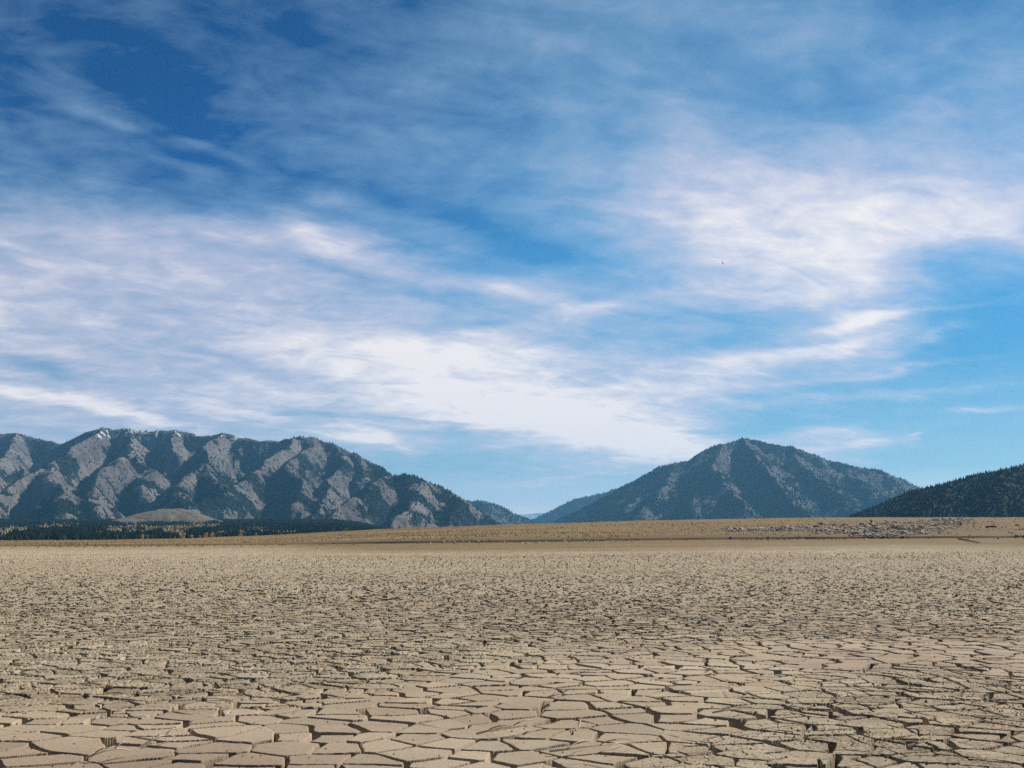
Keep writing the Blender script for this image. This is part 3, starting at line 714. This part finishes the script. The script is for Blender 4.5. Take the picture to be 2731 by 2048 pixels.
for q in order:
    X, Y_, Z = on_ground(q[0], q[1], 120, 420)
    if q[3] == 'pile' and id(q) not in keepn: small.append((X, Y_, Z, q[2])); continue
    s = q[2]*.82; poses.append(((X, Y_, Z-.10*s), (rng.uniform(-.25, .25), rng.uniform(-.3, .3), rng.uniform(0, 6.28)), (s*rng.uniform(.85, 1.2), s*rng.uniform(.8, 1.1), s*rng.uniform(.75, 1.15)))); info.append(q)
BIGL = {2283: 'big boulder with a dark side at the lower edge of the rock pile', 2330: 'large sloping boulder in the upper middle of the rock pile', 2385: 'large dark-sided boulder in the very middle of the rock pile',
        2405: 'largest long boulder of the rock pile, right of its middle', 2160: 'pale boulder standing out of the thin end of the rock pile', 2190: 'dark boulder on top of the thin end of the rock pile',
        2290: 'blocky pale boulder just above the big dark one at the pile\'s lower edge', 2410: 'large boulder at the bottom edge of the thickest part of the rock pile', 2375: 'flat boulder at the bottom edge of the pile, beside a larger one'}
LONEL = {2712: 'lone pale boulder on the brown shore near the frame edge', 2183: 'small boulder of the pair lying just above the thin end of the pile', 2192: 'second small boulder of the pair lying just above the thin end of the pile', 1875: 'lone pale stone on the ochre slope before the rock pile begins',
         1430: 'small dark stone just below the dark cut bank, mid-way', 1405: 'small pale stone below the dark cut bank at the frame middle'}
def lab_rock(o, i, info=None):
    px, py, s, a = info[i]; o.name = 'boulder'
    if a == 'big': tag(o, BIGL[px], 'boulder', 'boulders of the rock pile')
    elif a == 'lone': tag(o, LONEL[px], 'boulder')
    elif a == 'edge': tag(o, 'pale rock in the small scatter at the right frame edge', 'boulder', 'rocks at the frame edge')
    elif a == 'bank':
        o.name = 'stone'; k = 0 if px < 1320 else 1 if px < 1700 else 2
        tag(o, ['small whitish stone in the first run along the dark cut bank', 'small whitish stone on the middle stretch of the dark cut bank', 'small pale stone on the thin end of the cut bank below the rock pile'][k], 'stone', ['stones along the first run of the bank', 'stones on the middle of the bank', 'stones on the thin end of the bank'][k])
    else:
        k = 0 if px < 2140 else 1 if px < 2440 else 2
        tag(o, ['tan boulder in the thin low row where the rock pile starts', 'tan and grey boulder in the broad middle of the rock pile', 'pale boulder in the high end of the rock pile near the skyline'][k], 'boulder', ['boulders in the thin row of the pile', 'boulders in the broad middle of the pile', 'boulders in the high end of the pile'][k])
for pr_, bank_ in ((rprot, False), (sprot, True)):
    ks = [i for i, q in enumerate(info) if (q[3] == 'bank') == bank_]; sub = [info[i] for i in ks]
    copies(pr_, [poses[i] for i in ks], lambda o, i, sub=sub: lab_rock(o, i, sub))
# rubble between the boulders
for _ in range(4200):
    q = pile[rng.integers(len(pile))]; X, Y_, Z = on_ground(q[0]+rng.normal(0, 9), q[1]+rng.normal(0, 1.6), 120, 420); small.append((X, Y_, Z-.02, .15+.6*rng.random()**2))
tmp = boulder('rubble_seed', 99, 1); tv = np.array([v.co[:] for v in tmp.data.vertices]); tf = np.array([p_.vertices[:] for p_ in tmp.data.polygons]); bpy.data.objects.remove(tmp)
V = []; F = []
for i, (X, Y_, Z, s) in enumerate(small):
    a = rng.uniform(0, 6.28); c_, s_ = math.cos(a), math.sin(a); q = tv*s*rng.uniform(.7, 1.3, 3)
    V.append(np.stack([q[:, 0]*c_-q[:, 1]*s_+X, q[:, 0]*s_+q[:, 1]*c_+Y_, q[:, 2]+Z-.03], 1)); F.append(tf+i*len(tv))
tag(tri_mesh('rubble', np.concatenate(V), np.concatenate(F), [m_rock]), 'small loose rubble filling the gaps of the rock pile', 'rubble', kind='stuff')

m_tuft = foliage('dry_grass_blades', (0.13, 0.09, 0.04), (0.27, 0.20, 0.09))
n = 15000; tx_ = rng.uniform(-200, 2950, n); Yq = rng.uniform(160, 470, n); Xq = (tx_/2.667-512)/FPX*Yq*CP
k = rng.random(n) < sst(.42, .62, fbm(Xq/16., Yq/14., 4, 111))*sst(150, 215, Yq+20*(tx_ < 600)); Xq, Yq = Xq[k], Yq[k]
V, F, tt = cones(np.stack([Xq, Yq, ground_base(Xq, Yq)], 1)+np.array((0, 0, .9)), rng.uniform(.08, .24, len(Xq)), rng.uniform(.12, .34, len(Xq)), 5)
V[:, 2] -= np.where(np.arange(len(V)) % 6 == 5, .9, 0)+0; V[:, 2] = np.where(np.arange(len(V)) % 6 == 5, V[:, 2], V[:, 2]+.05)
tag(tri_mesh('dry_grass', V, F, [m_tuft], attrs={'shade_of_tree': tt}), 'low tufts of dry ochre grass scattered over the far brown shore', 'grass', kind='stuff')
# ------------------------------------------------------------------ driftwood, stump, straws, bird
def tube(name, pts, r0, r1, mat, n=6):
    V = []; F = []; P_ = [np.array(q, float) for q in pts]
    for i, q in enumerate(P_):
        d = P_[min(i+1, len(P_)-1)]-P_[max(i-1, 0)]; d /= np.linalg.norm(d)+1e-9; s = np.cross(d, (0, 0, 1.)); s /= np.linalg.norm(s)+1e-9; u = np.cross(s, d); r_ = r0+(r1-r0)*i/(len(P_)-1)
        for k in range(n): a = k*6.2832/n; V.append(q+r_*(s*math.cos(a)+u*math.sin(a)))
        if i:
            for k in range(n): F.append(((i-1)*n+k, (i-1)*n+(k+1) % n, i*n+(k+1) % n, i*n+k))
    return V, F
def mk(name, parts, mat):
    V = []; F = []
    for v, f in parts: F += [tuple(j+len(V) for j in q) for q in f]; V += list(v)
    return tri_mesh(name, np.array(V), np.array(F), [mat])
A = on_ground(2556, 1439, 60, 400); B_ = on_ground(2612, 1450, 60, 400)
pts = [np.array(A)*(1-t)+np.array(B_)*t+np.array((0, 0, .10+.10*math.sin(t*9))) for t in np.linspace(0, 1, 7)]
for q in pts: q[2] = float(ground_base(q[0], q[1]))+.12
tag(mk('driftwood_pole', [tube('', pts, .10, .05, m_wood), tube('', [pts[3], pts[3]+np.array((.5, .6, .5)), pts[3]+np.array((.8, .9, .9))], .06, .02, m_wood)], m_wood), 'long thin dark pole of driftwood lying on the mud near the far shore', 'driftwood')
X, Y_, Z = on_ground(2324, 1397, 120, 420)
tag(mk('dead_stump', [tube('', [(X, Y_, Z-.2), (X+.05, Y_, Z+.35), (X-.1, Y_, Z+.7), (X-.15, Y_, Z+1.05)], .34, .12, m_wood), tube('', [(X, Y_, Z+.5), (X+.35, Y_, Z+.75), (X+.5, Y_, Z+.8)], .14, .05, m_wood), tube('', [(X, Y_, Z), (X-.7, Y_, Z+.1), (X-1.0, Y_, Z-.1)], .25, .08, m_wood)], m_wood), 'dark broken stump standing on top of the rock pile', 'stump')
X, Y_, Z = on_ground(2643, 1407, 120, 420)
tag(mk('fallen_log', [tube('', [(X-1.2, Y_, Z+.12), (X, Y_+.1, Z+.2), (X+1.2, Y_, Z+.16)], .2, .16, m_wood), tube('', [(X+.4, Y_, Z+.3), (X+.7, Y_-.3, Z+.8)], .1, .04, m_wood)], m_wood), 'short dark log lying alone on the brown shore slope', 'log')

def straw(px, py, L, yaw, seed, bent=1):
    r = random.Random(seed); X, Y_, Z = on_ground(px, py, 4, 60)
    def path(x0, y0, z0, yaw, L, lift):
        P_ = []
        for i in range(6):
            t = i/5; a = yaw+.5*bent*(t-.5)*r.uniform(.5, 1.4); P_.append((x0+L*t*math.cos(a), y0+L*t*math.sin(a), z0+lift*math.sin(t*3.0)+.010))
        return P_
    p0 = path(X, Y_, Z+.02, yaw, L, .03*r.random()+.02); parts = [tube('', p0, .009, .004, m_straw, 4)]
    for k in range(2):
        q = p0[1+2*k]; parts.append(tube('', path(q[0], q[1], q[2], yaw+r.uniform(-.9, .9), L*.4, .03), .006, .003, m_straw, 4))
    return mk('dry_straw', parts, m_straw)
SL = [(1270,1968,.55,.3,'two-stemmed pale straw lying across the plate left of the wide crack near the bottom middle'),(1465,2015,.7,.25,'longest pale straw near the bottom edge, in the middle'),(225,2035,.35,.5,'forked pale straw near the bottom left corner'),
 (2215,1877,.45,.6,'pale straw on the rough mud right of the middle'),(1460,1868,.3,.4,'short curled straw in the smooth pinkish mud'),(1535,1958,.25,1.2,'small hooked straw beside a dark crack, bottom middle'),(385,1995,.3,.8,'short straw on the smooth mud in the lower left'),
 (380,1765,.35,1.4,'curved upright straw arching over a crack in the left middle'),(630,1740,.5,.5,'pale straw among rough crumbs, centre left'),(110,1740,.5,1.0,'long thin straw slanting upward at the far left'),(1650,1750,.5,.2,'straw lying among crumbs above the smooth mud'),(1880,1800,.3,.7,'tiny bent straw at the edge of the smooth sheet'),
 (2280,1640,.6,1.1,'dark thin upright stalk in the right middle distance'),(1900,1910,.45,.2,'straw caught in a crack at the lower right'),(2420,2000,.4,.4,'short straw on a plate near the bottom right corner')]
for i, (px, py, L, yaw, lb) in enumerate(SL): tag(straw(px, py, L, yaw, i), lb, 'straw')
# crumbs and plant litter on the coarser mud
n = 22000; Yc = np.exp(rng.uniform(math.log(5.9), math.log(17), n)); Xc = (rng.random(n)-.5)*1.05*Yc*CP
k = rng.random(n) < (.04+.96*(1-np.clip(smooth_zone(Xc, Yc)*1.6, 0, 1))*sst(.42, .62, fbm(Xc/.9, Yc/.9, 3, 55)))
Xc, Yc = Xc[k], Yc[k]; zc_, _, _, _ = cracked(Xc, Yc, 1.0); Zc = ground_base(Xc, Yc)+zc_
m_ = zc_ > -.05; Xc, Yc, Zc = Xc[m_], Yc[m_], Zc[m_]; n = len(Xc)
tet = np.array([(1, 0, -.35), (-.5, .87, -.35), (-.5, -.87, -.35), (.1, 0, .8)]); tf = np.array([(0, 1, 3), (1, 2, 3), (2, 0, 3), (0, 2, 1)])
s = rng.uniform(.004, .013, n)*(1+Yc/40); a = rng.random(n)*6.28
Q = tet[None]*s[:, None, None]*rng.uniform(.6, 1.5, (n, 1, 3)); cx_ = Q[..., 0]*np.cos(a)[:, None]-Q[..., 1]*np.sin(a)[:, None]; cy_ = Q[..., 0]*np.sin(a)[:, None]+Q[..., 1]*np.cos(a)[:, None]
V = np.stack([cx_+Xc[:, None], cy_+Yc[:, None], Q[..., 2]+Zc[:, None]], -1).reshape(-1, 3); F = (tf[None]+(np.arange(n)*4)[:, None, None]).reshape(-1, 3)
tag(tri_mesh('mud_crumbs', V, F, [m_crumb]), 'loose crumbs of mud and plant litter on the coarse parts of the lakebed', 'crumbs', kind='stuff')

# bird far off in front of the clouds
X, Y_, Z = xyz_at(1927, 702, 260)
bv = [(0, .34, 0), (0, -.40, .02), (.06, 0, .05), (-.06, 0, .05), (0, 0, -.07), (.45, .08, .14), (.50, -.10, .13), (1.0, -.12, .05), (-.45, .08, .14), (-.50, -.10, .13), (-1.0, -.12, .05), (.10, -.55, .02), (-.10, -.55, .02), (.05, -.15, .04), (-.05, -.15, .04)]
bf = [(0, 2, 3), (0, 4, 2), (0, 3, 4), (2, 4, 1), (3, 1, 4), (2, 1, 3), (2, 13, 6), (2, 6, 5), (5, 6, 7), (3, 9, 14), (3, 8, 9), (8, 10, 9), (1, 11, 12)]
bird = tri_mesh('bird', np.array(bv), np.array(bf), [m_wood]); bird.location = (X, Y_, Z); bird.rotation_euler = (.2, .35, 1.2)
tag(bird, 'tiny dark bird flying in front of the white cloud', 'bird')

# ------------------------------------------------------------------ air
HAZE = 3.3e-5
bm = bmesh.new(); bmesh.ops.create_cube(bm, size=1); me = bpy.data.meshes.new('haze'); bm.to_mesh(me); bm.free()
hz = bpy.data.objects.new('haze', me); COL.objects.link(hz)
hz.scale = (80000, 34000, 1150); hz.location = (0, 14000, 1150/2-25)
mh = bpy.data.materials.new('air'); mh.use_nodes = True; b = NB(mh.node_tree)
pv = b.new('ShaderNodeVolumePrincipled'); out = b.new('ShaderNodeOutputMaterial'); b.l.new(pv.outputs[0], out.inputs['Volume'])
pv.inputs['Color'].default_value = (0.22, 0.60, 1.0, 1); pv.inputs['Density'].default_value = HAZE; pv.inputs['Anisotropy'].default_value = 0.2
me.materials.append(mh); tag(hz, kind='stuff'); tag(hz, 'thin blue haze filling the whole valley air', 'haze')
